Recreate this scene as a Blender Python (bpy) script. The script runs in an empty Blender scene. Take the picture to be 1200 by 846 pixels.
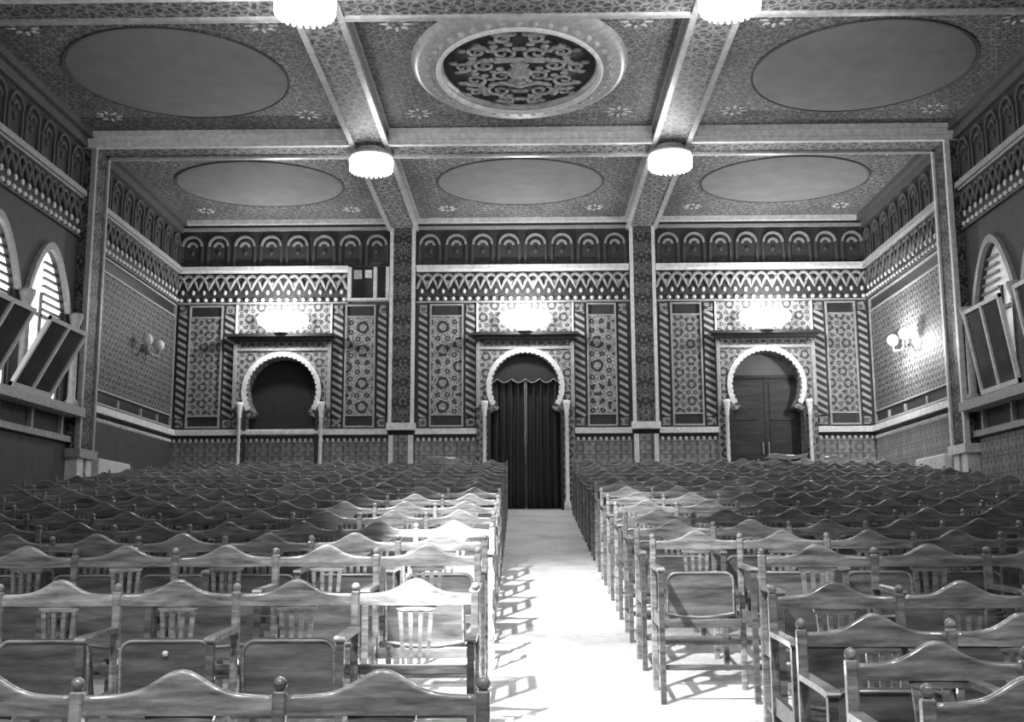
import bpy, bmesh, math, random
from mathutils import Vector, Matrix
random.seed(7)
SC = bpy.context.scene
COL = SC.collection
PI = math.pi

# ------------------------------------------------------------------ dimensions (metres)
H = 1.554                       # camera height; values written "H + z" are heights above the eye
XL, XR, YB = -6.27, 6.03, 19.3  # side walls and back wall
ZC = H + 5.77                   # ceiling
YF = -1.5                       # where the modelled hall stops, behind the camera
FLOOR = [(-1.5, -1.50), (2.75, -1.225), (3.35, -1.195), (3.92, -1.15), (4.6, -1.065), (4.75, -1.05),
         (5.55, -0.915), (6.6, -0.835), (7.53, -0.75), (18.2, 0.46), (19.9, 0.65)]
def floor_z(y):
    for (a, za), (b, zb) in zip(FLOOR, FLOOR[1:]):
        if y <= b:
            return H + za + (zb - za) * (y - a) / (b - a)
    return H + FLOOR[-1][1]

# ------------------------------------------------------------------ materials
class N:
    """small helper to write node maths"""
    def __init__(s, name):
        s.m = bpy.data.materials.new(name); s.m.use_nodes = True
        s.t = s.m.node_tree; s.b = s.t.nodes['Principled BSDF']
        s.geo = None
    def node(s, typ, **kw):
        n = s.t.nodes.new(typ)
        for k, v in kw.items(): setattr(n, k, v)
        return n
    def link(s, a, b): s.t.links.new(a, b)
    def put(s, sock, v):
        if isinstance(v, (int, float)): sock.default_value = v
        else: s.link(v, sock)
    def math(s, op, a, b=0.0, c=None):
        n = s.node('ShaderNodeMath', operation=op)
        s.put(n.inputs[0], a); s.put(n.inputs[1], b)
        if c is not None: s.put(n.inputs[2], c)
        return n.outputs[0]
    def xyz(s):
        if s.geo is None:
            tc = s.node('ShaderNodeTexCoord'); sp = s.node('ShaderNodeSeparateXYZ')
            s.link(tc.outputs['Object'], sp.inputs[0]); s.geo = (sp.outputs, tc.outputs['Object'])
        return s.geo[0]
    def vec(s): s.xyz(); return s.geo[1]
    def uv(s, plane):
        o = s.xyz()
        if plane == 'ceil': return o[0], o[1]
        return s.math('ADD', o[0], o[1]), o[2]
    def ramp(s, fac, stops, interp='LINEAR'):
        r = s.node('ShaderNodeValToRGB'); r.color_ramp.interpolation = interp
        e = r.color_ramp.elements
        while len(e) < len(stops): e.new(0.5)
        for el, (p, v) in zip(e, stops): el.position = p; el.color = (v, v, v, 1)
        s.put(r.inputs[0], fac); return r.outputs[0]
    def noise(s, scale, detail=4.0, rough=0.6, vec=None):
        n = s.node('ShaderNodeTexNoise'); n.inputs['Scale'].default_value = scale
        n.inputs['Detail'].default_value = detail; n.inputs['Roughness'].default_value = rough
        s.link(vec or s.vec(), n.inputs['Vector']); return n.outputs['Fac']
    def mix(s, fac, a, b, blend='MIX'):
        n = s.node('ShaderNodeMix', data_type='RGBA', blend_type=blend)
        s.put(n.inputs[0], fac)
        for i, v in ((6, a), (7, b)):
            if isinstance(v, (int, float)): n.inputs[i].default_value = (v, v, v, 1)
            else: s.link(v, n.inputs[i])
        return n.outputs[2]
    def done(s, col, rough=0.6, spec=0.5, bump=None, bstr=0.4, bdist=0.01, metal=0.0, coat=0.0):
        if isinstance(col, (int, float)): s.b.inputs['Base Color'].default_value = (col, col, col, 1)
        else: s.link(col, s.b.inputs['Base Color'])
        s.put(s.b.inputs['Roughness'], rough)
        s.b.inputs['Specular IOR Level'].default_value = spec
        s.b.inputs['Metallic'].default_value = metal
        s.b.inputs['Coat Weight'].default_value = coat
        if bump is not None:
            bn = s.node('ShaderNodeBump'); bn.inputs['Strength'].default_value = bstr
            bn.inputs['Distance'].default_value = bdist
            s.link(bump, bn.inputs['Height']); s.link(bn.outputs[0], s.b.inputs['Normal'])
        return s.m
    def star(s, plane, k, rot=0.0):
        """eight-fold star tracery: the sum of four plane waves"""
        u, v = s.uv(plane)
        tot = None
        for i in range(4):
            a = i * PI / 4 + rot
            w = s.math('COSINE', s.math('ADD', s.math('MULTIPLY', u, k * math.cos(a)), s.math('MULTIPLY', v, k * math.sin(a))))
            tot = w if tot is None else s.math('ADD', tot, w)
        return s.math('MULTIPLY_ADD', tot, 0.125, 0.5)      # 0..1

def plain(name, g, rough=0.6, spec=0.5, noise=0.25, scale=9.0, bump=0.15, coat=0.0):
    n = N(name)
    f = n.noise(scale)
    c = n.ramp(f, [(0.25, g * (1 - noise)), (0.75, g * (1 + noise))])
    return n.done(c, rough, spec, f, bump, 0.01, coat=coat)

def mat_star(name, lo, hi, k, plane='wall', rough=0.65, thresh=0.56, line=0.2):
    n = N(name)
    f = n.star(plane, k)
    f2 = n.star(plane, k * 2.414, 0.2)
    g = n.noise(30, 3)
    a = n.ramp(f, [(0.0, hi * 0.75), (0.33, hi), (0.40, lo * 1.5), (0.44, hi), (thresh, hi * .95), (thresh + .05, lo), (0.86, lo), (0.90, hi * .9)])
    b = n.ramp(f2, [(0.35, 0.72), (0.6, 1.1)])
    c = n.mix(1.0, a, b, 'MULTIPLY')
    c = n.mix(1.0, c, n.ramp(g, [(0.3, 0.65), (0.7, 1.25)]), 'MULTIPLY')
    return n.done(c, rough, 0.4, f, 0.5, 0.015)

M = {}
M['panel'] = mat_star('star_tracery_stucco', 0.05, 0.46, 44)
M['panel_fine'] = mat_star('fine_tracery_stucco', 0.07, 0.40, 62, thresh=0.52)
M['panel_dim'] = mat_star('dimmed_tracery_stucco', 0.03, 0.22, 66, thresh=0.52)  # side-wall dimness put into a darker tracery colour
M['frieze_dim'] = plain('dimmed_frieze_plaster', 0.10, 0.6, noise=0.3, scale=18)  # darker tone paints in the dimness of the side walls
M['plaster'] = plain('dark_painted_plaster', 0.07, 0.7)
M['niche'] = plain('niche_plaster', 0.045, 0.7, noise=0.5, scale=25)
M['trim'] = plain('pale_moulding', 0.78, 0.5, noise=0.25, scale=14)
M['trim_mid'] = plain('grey_moulding', 0.38, 0.5, noise=0.3, scale=18)
M['bead'] = plain('white_bead_plaster', 0.72, 0.5, noise=0.2)
M['dark'] = plain('dark_timber', 0.03, 0.5)
M['void'] = plain('unlit_room_plaster', 0.02, 0.9)  # near-black, the darkness of the unlit interiors is in the colour
M['oval'] = plain('painted_oval_plaster', 0.24, 0.75, noise=0.16, scale=3.0)
M['gilt'] = plain('gilded_moulding', 0.45, 0.35, noise=0.35, scale=12, spec=0.7)
M['relief'] = plain('carved_relief_plaster', 0.34, 0.45, noise=0.5, scale=14, bump=.5)
M['relief_bed'] = plain('carved_relief_ground', 0.055, 0.7, noise=0.6, scale=25, bump=.5)
M['white_paint'] = plain('white_painted_metal', 0.75, 0.5, noise=0.06)
M['paper'] = plain('white_paper', 0.85, 0.8, noise=0.05)
M['brass'] = plain('dull_brass', 0.20, 0.3, spec=0.8)

def mat_ceiling():
    n = N('stencilled_ceiling')
    f = n.star('ceil', 58)
    g = n.noise(26, 5, 0.75)
    big = n.noise(0.9, 2)
    a = n.ramp(f, [(0.30, 0.07), (0.42, 0.24), (0.5, 0.06), (0.62, 0.30), (0.7, 0.08)])
    c = n.mix(1.0, a, n.ramp(g, [(0.38, 0.3), (0.60, 1.9)]), 'MULTIPLY')
    c = n.mix(1.0, c, n.ramp(big, [(0.3, 0.75), (0.7, 1.25)]), 'MULTIPLY')
    return n.done(c, 0.6, 0.5, g, 0.5, 0.012)
M['ceiling'] = mat_ceiling()
def mat_beam():
    n = N('stencilled_beam')
    f = n.star('ceil', 46, 0.3)
    g = n.noise(34, 5, 0.7)
    a = n.ramp(f, [(0.36, 0.06), (0.45, 0.40), (0.53, 0.08), (0.62, 0.42), (0.7, 0.09)])
    c = n.mix(1.0, a, n.ramp(g, [(0.36, 0.5), (0.62, 1.5)]), 'MULTIPLY')
    return n.done(c, 0.55, 0.5, g, 0.4, 0.01)
M['beam'] = mat_beam()
def mat_rope():
    n = N('twisted_rope_border')
    u, v = n.uv('wall')
    f = n.math('FRACT', n.math('ADD', n.math('MULTIPLY', u, 4.2), n.math('MULTIPLY', v, 7.6)))
    c = n.ramp(f, [(0.0, 0.03), (0.42, 0.03), (0.5, 0.40), (0.85, 0.46), (0.95, 0.03)])
    return n.done(c, 0.6, 0.4, f, 0.3, 0.01)
M['rope'] = mat_rope()
def mat_pilaster():
    n = N('pilaster_arabesque')
    o = n.xyz()
    u, v = n.uv('wall')
    ph = n.math('MULTIPLY', v, 17.0)
    f = n.star('wall', 70, 0.4)
    w = n.math('MULTIPLY', n.math('SINE', ph), 0.5)
    g = n.math('MULTIPLY_ADD', w, 0.45, f)
    c = n.ramp(g, [(0.30, 0.035), (0.46, 0.05), (0.52, 0.36), (0.58, 0.06), (0.70, 0.05), (0.76, 0.30), (0.84, 0.05)])
    return n.done(c, 0.6, 0.4, g, 0.4, 0.01)
M['pilaster'] = mat_pilaster()
def mat_tile(name, g):
    n = N(name)
    u, v = n.uv('wall')
    cb = n.node('ShaderNodeCombineXYZ'); n.link(u, cb.inputs[0]); n.link(v, cb.inputs[1])
    br = n.node('ShaderNodeTexBrick'); br.offset = 0.0
    n.link(cb.outputs[0], br.inputs['Vector'])
    br.inputs['Scale'].default_value = 1.0
    br.inputs['Brick Width'].default_value = 0.22; br.inputs['Row Height'].default_value = 0.22
    br.inputs['Mortar Size'].default_value = 0.012; br.inputs['Mortar Smooth'].default_value = 0.3
    br.inputs['Color1'].default_value = (g, g, g, 1); br.inputs['Color2'].default_value = (g * .7,) * 3 + (1,)
    br.inputs['Mortar'].default_value = (g * .4,) * 3 + (1,)
    f = n.star('wall', 57)
    c = n.mix(1.0, br.outputs['Color'], n.ramp(f, [(0.35, 0.7), (0.55, 1.25)]), 'MULTIPLY')
    return n.done(c, 0.35, 0.5)
M['tile'] = mat_tile('glazed_dado_tile', 0.30)
def mat_wood(name, g, rough, scale=1.0, spec=0.5, coat=0.25):
    n = N(name)
    mp = n.node('ShaderNodeMapping'); mp.inputs['Scale'].default_value = (2.2 * scale, 9 * scale, 16 * scale)
    oi = n.node('ShaderNodeObjectInfo')
    ad = n.node('ShaderNodeVectorMath', operation='ADD')
    sc = n.node('ShaderNodeVectorMath', operation='SCALE'); sc.inputs['Scale'].default_value = 13.0
    cb = n.node('ShaderNodeCombineXYZ')
    for i in range(3): n.link(oi.outputs['Random'], cb.inputs[i])
    n.link(cb.outputs[0], sc.inputs[0]); n.link(n.vec(), ad.inputs[0]); n.link(sc.outputs[0], ad.inputs[1])
    n.link(ad.outputs[0], mp.inputs['Vector'])
    f = n.noise(2.4, 6, 0.65, mp.outputs[0])
    c = n.ramp(f, [(0.30, g * 0.3), (0.5, g), (0.68, g * 1.8)])
    c = n.mix(1.0, c, n.ramp(oi.outputs['Random'], [(0.0, 0.8), (1.0, 1.2)]), 'MULTIPLY')
    return n.done(c, rough, spec, f, 0.12, 0.004, coat=coat)
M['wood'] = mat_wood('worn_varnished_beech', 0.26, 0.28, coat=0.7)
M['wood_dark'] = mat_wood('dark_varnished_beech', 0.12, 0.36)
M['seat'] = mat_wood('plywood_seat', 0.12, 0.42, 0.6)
M['door'] = mat_wood('dark_door_timber', 0.03, 0.5, 0.5)
def mat_floor():
    n = N('worn_pale_floor')
    f = n.noise(1.6, 6, 0.7); g = n.noise(22, 4, 0.7)
    c = n.ramp(f, [(0.3, 0.48), (0.55, 0.72), (0.75, 0.80)])
    c = n.mix(1.0, c, n.ramp(g, [(0.3, 0.8), (0.6, 1.05)]), 'MULTIPLY')
    sp = n.noise(7.0, 2, 0.5)
    c = n.mix(n.ramp(sp, [(0.72, 0.0), (0.76, 0.75)]), c, 0.12)
    return n.done(c, 0.55, 0.4, g, 0.1, 0.004)
M['floor'] = mat_floor()
def mat_cloth():
    n = N('heavy_dark_cloth')
    f = n.noise(60, 3)
    return n.done(n.ramp(f, [(0.3, 0.03), (0.7, 0.06)]), 0.9, 0.2, f, 0.1, 0.003)
M['cloth'] = mat_cloth()
def mat_glow(name, strength, g=0.9):
    n = N(name)
    f = n.noise(6, 2)
    c = n.ramp(f, [(0.3, g * .92), (0.7, g)])
    n.link(c, n.b.inputs['Emission Color']); n.b.inputs['Emission Strength'].default_value = strength
    return n.done(c, 0.4)
M['lamp'] = mat_glow('lit_lamp_glass', 9.0)
M['daylight'] = mat_glow('frosted_daylit_glass', 3.0)
M['daylight_dim'] = mat_glow('frosted_dim_glass', 0.16)
def mat_glass():
    n = N('dark_window_glass')
    f = n.noise(2.0)
    return n.done(n.ramp(f, [(0.3, 0.03), (0.7, 0.06)]), 0.12, 0.6)
M['glass'] = mat_glass()

# ------------------------------------------------------------------ mesh builder
class MB:
    def __init__(s, fr=None): s.v, s.f, s.sm, s.fr = [], [], [], fr or (lambda u, v, w: (u, v, w))
    def add(s, vs, fs, smooth=False):
        b = len(s.v); s.v += [s.fr(*p) for p in vs]
        s.f += [tuple(b + i for i in f) for f in fs]; s.sm += [smooth] * len(fs); return s
    def box(s, u0, u1, v0, v1, w0, w1):
        p = [(u, v, w) for w in (w0, w1) for v in (v0, v1) for u in (u0, u1)]
        return s.add(p, [(0, 1, 3, 2), (4, 5, 7, 6), (0, 1, 5, 4), (2, 3, 7, 6), (0, 2, 6, 4), (1, 3, 7, 5)])
    def bevbox(s, u0, u1, v0, v1, w0, w1, b=0.006):
        bm = bmesh.new()
        bmesh.ops.create_cube(bm, size=1.0)
        for q in bm.verts: q.co = ((u0 + u1) / 2 + q.co.x * (u1 - u0), (v0 + v1) / 2 + q.co.y * (v1 - v0), (w0 + w1) / 2 + q.co.z * (w1 - w0))
        bmesh.ops.bevel(bm, geom=bm.edges[:], offset=b, segments=1, affect='EDGES')
        bm.verts.index_update()
        vs = [tuple(q.co) for q in bm.verts]; fs = [tuple(q.index for q in f.verts) for f in bm.faces]
        bm.free(); return s.add(vs, fs)
    def prism(s, poly, w0, w1, smooth=False):
        """closed outline (u, v) extruded from w0 to w1"""
        n = len(poly)
        vs = [(u, v, w0) for u, v in poly] + [(u, v, w1) for u, v in poly]
        fs = [tuple(range(n)), tuple(range(2 * n - 1, n - 1, -1))]
        s.add(vs, fs)
        b = len(s.v) - 2 * n
        s.f += [(b + i, b + (i + 1) % n, b + n + (i + 1) % n, b + n + i) for i in range(n)]; s.sm += [smooth] * n
        return s
    def strip(s, a, b, w0, w1, closed=False):
        """solid band between two matching outlines a and b"""
        n = len(a)
        vs = [(u, v, w0) for u, v in a] + [(u, v, w0) for u, v in b] + [(u, v, w1) for u, v in a] + [(u, v, w1) for u, v in b]
        fs = []
        for i in range(n if closed else n - 1):
            j = (i + 1) % n
            fs += [(i, j, n + j, n + i), (2*n + i, 3*n + i, 3*n + j, 2*n + j), (i, 2*n + i, 2*n + j, j), (n + i, n + j, 3*n + j, 3*n + i)]
        if not closed: fs += [(0, n, 3*n, 2*n), (n - 1, 2*n - 1 + 2*n - n + 0 - 0, 3*n - 1 + n, 2*n - 1)] if False else [(0, n, 3*n, 2*n), (n - 1, 3*n - 1, 4*n - 1, 2*n - 1)]
        return s.add(vs, fs)
    def tube(s, pts, r, n=6, closed=False, cap=True):
        P = [Vector(p) for p in pts]; rs = r if isinstance(r, (list, tuple)) else [r] * len(P)
        vs = []
        for i, p in enumerate(P):
            a = P[i - 1] if (i or closed) else P[0]; b = P[(i + 1) % len(P)] if (i < len(P) - 1 or closed) else P[-1]
            t = (b - a).normalized()
            ref = Vector((0, 0, 1)) if abs(t.z) < 0.9 else Vector((0, 1, 0))
            x = t.cross(ref).normalized(); y = t.cross(x)
            vs += [tuple(p + (x * math.cos(k * 2 * PI / n) + y * math.sin(k * 2 * PI / n)) * rs[i]) for k in range(n)]
        fs = []
        for i in range(len(P) if closed else len(P) - 1):
            j = (i + 1) % len(P)
            fs += [(i*n + k, i*n + (k + 1) % n, j*n + (k + 1) % n, j*n + k) for k in range(n)]
        s.add(vs, fs, True)
        if cap and not closed: 
            b = len(s.v) - len(vs)
            s.f += [tuple(b + k for k in range(n)), tuple(b + len(vs) - 1 - k for k in range(n))]; s.sm += [False, False]
        return s
    def ball(s, c, r, n=8, m=5, sc=(1, 1, 1)):
        vs = [(c[0], c[1], c[2] - r * sc[2])]
        for i in range(1, m):
            a = -PI / 2 + PI * i / m
            vs += [(c[0] + r*sc[0]*math.cos(a)*math.cos(2*PI*k/n), c[1] + r*sc[1]*math.cos(a)*math.sin(2*PI*k/n), c[2] + r*sc[2]*math.sin(a)) for k in range(n)]
        vs.append((c[0], c[1], c[2] + r * sc[2]))
        fs = [(0, 1 + (k + 1) % n, 1 + k) for k in range(n)]
        for i in range(m - 2):
            fs += [(1 + i*n + k, 1 + i*n + (k + 1) % n, 1 + (i + 1)*n + (k + 1) % n, 1 + (i + 1)*n + k) for k in range(n)]
        t = len(vs) - 1; o = 1 + (m - 2)*n
        fs += [(t, o + k, o + (k + 1) % n) for k in range(n)]
        return s.add(vs, fs, True)
    def lathe(s, prof, c=(0, 0, 0), n=32, sx=1.0, sy=1.0, closed=False, a0=0.0, a1=2*PI):
        """profile (r, z) turned about the vertical; sx, sy stretch it to an oval"""
        full = abs(a1 - a0 - 2*PI) < 1e-6; k = n if full else n + 1; m = len(prof); vs = []
        for i in range(k):
            a = a0 + (a1 - a0) * i / n
            vs += [(c[0] + r*sx*math.cos(a), c[1] + r*sy*math.sin(a), c[2] + z) for r, z in prof]
        fs = []
        for i in range(n):
            j = (i + 1) % k
            for q in range(m if closed else m - 1):
                q2 = (q + 1) % m
                fs.append((i*m + q, j*m + q, j*m + q2, i*m + q2))
        return s.add(vs, fs, True)
    def build(s, name, mat, parent=None):
        me = bpy.data.meshes.new(name); me.from_pydata(s.v, [], s.f); me.materials.append(M[mat] if isinstance(mat, str) else mat)
        bm = bmesh.new(); bm.from_mesh(me); bmesh.ops.recalc_face_normals(bm, faces=bm.faces[:]); bm.to_mesh(me); bm.free()
        for p, q in zip(me.polygons, s.sm): p.use_smooth = q
        o = bpy.data.objects.new(name, me); COL.objects.link(o)
        if parent: o.parent = parent
        return o

def tag(o, label=None, cat=None, group=None, kind=None):
    for k, v in (('label', label), ('category', cat), ('group', group), ('kind', kind)):
        if v: o[k] = v
    return o
def empty(name, loc=(0, 0, 0)):
    o = bpy.data.objects.new(name, None); o.empty_display_size = 0.1; COL.objects.link(o); o.location = loc; return o
def S(o): o['kind'] = 'structure'; return o

def back(u, v, w): return (u, YB - w, v)
def left(u, v, w): return (XL + w, u, v)
def right(u, v, w): return (XR - w, u, v)
def local_parent(mb_obj, thing):
    """keep world-built mesh in place under a thing whose origin is elsewhere"""
    mb_obj.parent = thing; mb_obj.matrix_parent_inverse = Matrix.Translation(-Vector(thing.location)); return mb_obj

# ------------------------------------------------------------------ floor and ceiling
mb = MB()
ys = [p[0] for p in FLOOR]
for a, b in zip(ys, ys[1:]):
    mb.add([(XL - .4, a, floor_z(a)), (XR + .4, a, floor_z(a)), (XR + .4, b, floor_z(b)), (XL - .4, b, floor_z(b))], [(0, 1, 2, 3)])
n0 = len(mb.v)
S(mb.build('floor', 'floor'))

ceiling = S(MB().box(XL - .4, XR + .4, YF, YB + .4, ZC, ZC + 0.25).build('ceiling', 'ceiling'))
BX = [(-2.46, -1.98), (1.80, 2.28)]          # longitudinal beams
BY = [(14.9, 15.42), (10.62, 11.12), (6.4, 6.9)]  # cross beams
DROP = 0.19
for x0, x1 in BX:
    bm_ = MB().box(x0, x1, YF, YB, ZC - DROP, ZC).build('ceiling_beam', 'beam', ceiling)
    for xa in (x0 - .035, x1 - .035):
        e = MB().box(xa, xa + .07, YF, YB, ZC - DROP - .03, ZC - DROP + .035)
        e.box(xa + (-.02 if xa < x0 else .02), xa + (.05 if xa < x0 else .09), YF, YB, ZC - .05, ZC - .001)
        e.build('edge_moulding', 'gilt', bm_)
for y0, y1 in BY:
    for xa, xb in ((XL, BX[0][0] - .04), (BX[0][1] + .04, BX[1][0] - .04), (BX[1][1] + .04, XR)):
        bm_ = MB().box(xa, xb, y0, y1, ZC - DROP, ZC).build('ceiling_beam', 'beam', ceiling)
        e = MB().box(xa, xb, y0 - .06, y0 - .001, ZC - .16, ZC - .02)
        e.box(xa, xb, y0 - .10, y0 - .04, ZC - .07, ZC - .005)
        e.build('edge_moulding', 'trim', bm_)
        MB().box(xa, xb, y0 - .03, y0 + .05, ZC - DROP - .035, ZC - DROP + .03).build('edge_moulding', 'trim', bm_)
        MB().box(xa, xb, y1 - .05, y1 + .03, ZC - DROP - .035, ZC - DROP + .03).build('edge_moulding', 'gilt', bm_)
# wall cornice under the ceiling, side walls
for fr in (left, right):
    MB(fr).box(YF, YB, ZC - .10, ZC - .001, .001, .16).box(YF, YB, ZC - .22, ZC - .10, .001, .08).build('cornice', 'frieze_dim', ceiling)

def oval(cx, cy, rx, ry, mat='oval'):
    o = MB()
    o.lathe([(0.001, -.012), (0.97, -.012), (1.0, -.006), (1.0, .001)], (cx, cy, ZC), 64, rx, ry)
    p = o.build('oval_panel', mat, ceiling)
    r = MB(); 
    r.tube([(cx + (rx + .01) * math.cos(i * PI / 36), cy + (ry + .01) * math.sin(i * PI / 36), ZC - .006) for i in range(72)], .011, 6, True)
    r.build('rim_line', 'plaster', p)
def star(cx, cy, r=.17):
    o = MB()
    for k in range(8):
        a = k * PI / 4
        o.ball((cx + r * .70 * math.cos(a), cy + r * .70 * math.sin(a), ZC - .004), r * .17, 8, 4, (.8 + .7*abs(math.cos(a)), .8 + .7*abs(math.sin(a)), .3))
        o.ball((cx + r * .98 * math.cos(a), cy + r * .98 * math.sin(a), ZC - .004), r * .11, 8, 4, (1, 1, .3))
    o.build('star_rosette', 'bead', ceiling)
CXS = [(-4.33, 1.34), (-.11, 1.33), (4.15, 1.33)]
for i, (cx, rx) in enumerate(CXS):
    oval(cx, 17.25, rx, 1.14)
    if i != 1: oval(cx, 13.0, rx, 1.33)
    for sx in (-1, 1):
        for sy, yy in ((-1, 11.66), (1, 14.28)): star(cx + sx * 1.35, yy)
        for sy, yy in ((-1, 15.95), (1, 18.62)): star(cx + sx * 1.28, yy, .155)
# the carved oval medallion in the middle coffer
med = empty('oval_medallion', (-.08, 12.8, ZC)); med.parent = ceiling
cx, cy = 0, 0
a = MB(); a.lathe([(1.0, .0), (.985, -.05), (.93, -.085), (.86, -.07), (.80, -.12), (.74, -.10), (.70, -.02), (.70, 0)], (0, 0, 0), 72, 1.32, 1.62)
a.build('outer_moulding', 'gilt', med)
a = MB(); a.lathe([(.775, -.10), (.765, -.135), (.74, -.14), (.725, -.10)], (0, 0, 0), 72, 1.32, 1.62); a.build('inner_moulding', 'trim', med)
a = MB()
for i in range(40):
    t = i * 2 * PI / 40; a.ball((1.32*.835*math.cos(t), 1.56*.835*math.sin(t), -.095), .05, 8, 5, (1, 1, .7))
a.build('egg_course', 'gilt', med)
MB().lathe([(.001, -.03), (.70, -.03), (.70, .0)], (0, 0, 0), 64, 1.32, 1.62).build('relief_ground', 'relief_bed', med)
a = MB()
rr = random.Random(3)
def spiral(x, y, r0, turns, a0, sgn):
    pts = []
    for i in range(26):
        t = i / 25; r = r0 * (1 - t * .9); an = a0 + sgn * turns * 2 * PI * t
        pts.append((x + r * math.cos(an), y + r * math.sin(an), -.045))
    return pts
for sx in (-1, 1):
    for x, y, r, t, a0 in ((.22, .18, .17, 1.6, 2.0), (.55, .30, .16, 1.5, 0.5), (.42, -.12, .15, 1.6, 4.2), (.70, -.08, .12, 1.4, 1.2), (.20, -.45, .17, 1.5, 1.0),
                           (.50, -.50, .14, 1.6, 3.3), (.26, .62, .16, 1.5, 5.2), (.55, .66, .11, 1.4, 2.6), (.16, .90, .10, 1.3, .4), (.18, -.84, .12, 1.4, 4.0)):
        P_ = [(sx * p[0], p[1], p[2]) for p in spiral(x, y, r, t, a0, 1)]
        a.tube(P_, [.030 - .016 * i / 25 for i in range(26)], 6)
        for k in range(4):
            an = a0 + k * 1.4
            a.ball((sx * (x + r * 1.25 * math.cos(an)), y + r * 1.25 * math.sin(an), -.05), .045, 7, 4, (1.3, .7, .6))
for y, w in ((.08, .17), (-.14, .12), (.34, .1)):
    a.ball((0, y, -.05), w, 10, 6, (1, .8, .4))
a.tube([(-.36, .42, -.05), (-.2, .36, -.06), (0, .45, -.065), (.2, .36, -.06), (.36, .42, -.05)], .03, 6)
a.tube([(-.30, -.26, -.05), (0, -.32, -.06), (.30, -.26, -.05)], .035, 6)
a.build('carved_scrollwork', 'relief', med)

# ------------------------------------------------------------------ friezes (shared by the three walls)
def arc(cx, cz, r, a0, a1, n=12): return [(cx + r * math.cos(a0 + (a1 - a0) * i / n), cz + r * math.sin(a0 + (a1 - a0) * i / n)) for i in range(n + 1)]
def frieze(fr, u0, u1, parent, narch, nzig, hole=None, tm='trim_mid', t='trim'):
    """arcade of blind niches, then interlaced zigzag, then a row of beads"""
    zt, zb = H + 5.55, H + 4.93
    MB(fr).box(u0, u1, zb, zt, .001, .012).build('niche_ground', 'niche', parent)
    a, d = MB(fr), MB(fr)
    p = (u1 - u0) / narch
    for i in range(narch):
        c = u0 + (i + .5) * p; r = p * .40; zs = zt - r - .06
        a.strip(arc(c, zs, r, 0, PI), arc(c, zs, r * .80, 0, PI), .012, .06)
        a.strip(arc(c, zs - .02, r * .52, .1, PI - .1, 8), arc(c, zs - .02, r * .30, .1, PI - .1, 8), .012, .045)
        for sgn in (-1, 1):
            d.box(c + sgn * r * .97 - .022, c + sgn * r * .97 + .022, zb, zs, .012, .045)
        d.ball((c, zs - r * .62, .02), r * .22, 8, 4, (1, 1.3, .5))
        d.box(c - r * .55, c + r * .55, zb + .02, zb + .06, .012, .03)
    a.build('niche_arches', tm, parent); d.build('niche_colonettes', 'plaster', parent)
    MB(fr).box(u0, u1, H + 5.58, H + 5.63, .001, .07).build('picture_rail', tm, parent)
    g = [(u0, u1)] if not hole else [(u0, hole[0]), (hole[1], u1)]
    for q0, q1 in g:
        if q1 - q0 < .05: continue
        MB(fr).box(q0, q1, H + 4.83, H + 4.91, .001, .10).box(q0, q1, H + 4.80, H + 4.83, .001, .06).build('string_course', t, parent)
        MB(fr).box(q0, q1, H + 4.33, H + 4.80, .001, .010).build('lattice_ground', 'niche', parent)
    a = MB(fr); b = MB(fr); per = (u1 - u0) / nzig
    def ok(u): return not hole or u < hole[0] - .01 or u > hole[1] + .01
    for ph in (0, .5):
        pts = []
        for i in range(nzig * 8 + 1):
            u = u0 + per * i / 8; t = (i / 8 + ph) % 1.0
            z = H + 4.49 + .26 * abs(math.sin(PI * t)) ** .8
            if ok(u): pts.append((u, z, .03 + .02 * ph))
            elif len(pts) > 1: a.tube(pts, .030, 5); pts = []
        if len(pts) > 1: a.tube(pts, .030, 5)
    for i in range(nzig * 2):
        u = u0 + per * (i + .5) / 2
        if ok(u):
            b.ball((u, H + 4.45, .02), .042, 7, 5, (.75, 1.2, .6))
            if i % 2 == 0: b.ball((u + per * .25, H + 4.60, .01), .045, 8, 4, (.8, 1.2, .5))
    a.build('interlaced_lattice', tm, parent); b.build('lattice_pendants', 'bead', parent)
    a = MB(fr); k = int((u1 - u0) / .145)
    for i in range(k):
        u = u0 + (i + .5) * (u1 - u0) / k
        if ok(u): a.ball((u, H + 4.31, .03), .040, 8, 5, (1, 1, .8))
    a.build('bead_course', 'bead', parent)
    for q0, q1 in g: MB(fr).box(q0, q1, H + 4.235, H + 4.262, .001, .05).build('fillet', tm, parent)

def frame(fr, u0, u1, v0, v1, t, w, mat, parent, name='panel_frame'):
    a = MB(fr).box(u0, u1, v0, v0 + t, .001, w).box(u0, u1, v1 - t, v1, .001, w).box(u0, u0 + t, v0 + t, v1 - t, .001, w).box(u1 - t, u1, v0 + t, v1 - t, .001, w)
    return a.build(name, mat, parent)
def tracery(fr, u0, u1, parent, mat='panel', z0=2.02, z1=4.21):
    """tall stucco panel with dark inserts above and below"""
    MB(fr).box(u0, u1, H + z0 + .23, H + z1 - .23, .001, .02).build('stucco_panel', mat, parent)
    frame(fr, u0 - .03, u1 + .03, H + z0, H + z1, .03, .045, 'trim_mid', parent)
    for a, b in ((z0 + .03, z0 + .20), (z1 - .20, z1 - .03)):
        MB(fr).box(u0 + .05, u1 - .05, H + a, H + b, .001, .015).build('dark_insert', 'dark', parent)
    for z in (z0 + .20, z1 - .23): MB(fr).box(u0, u1, H + z, H + z + .028, .002, .04).build('fillet', 'trim_mid', parent)
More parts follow.
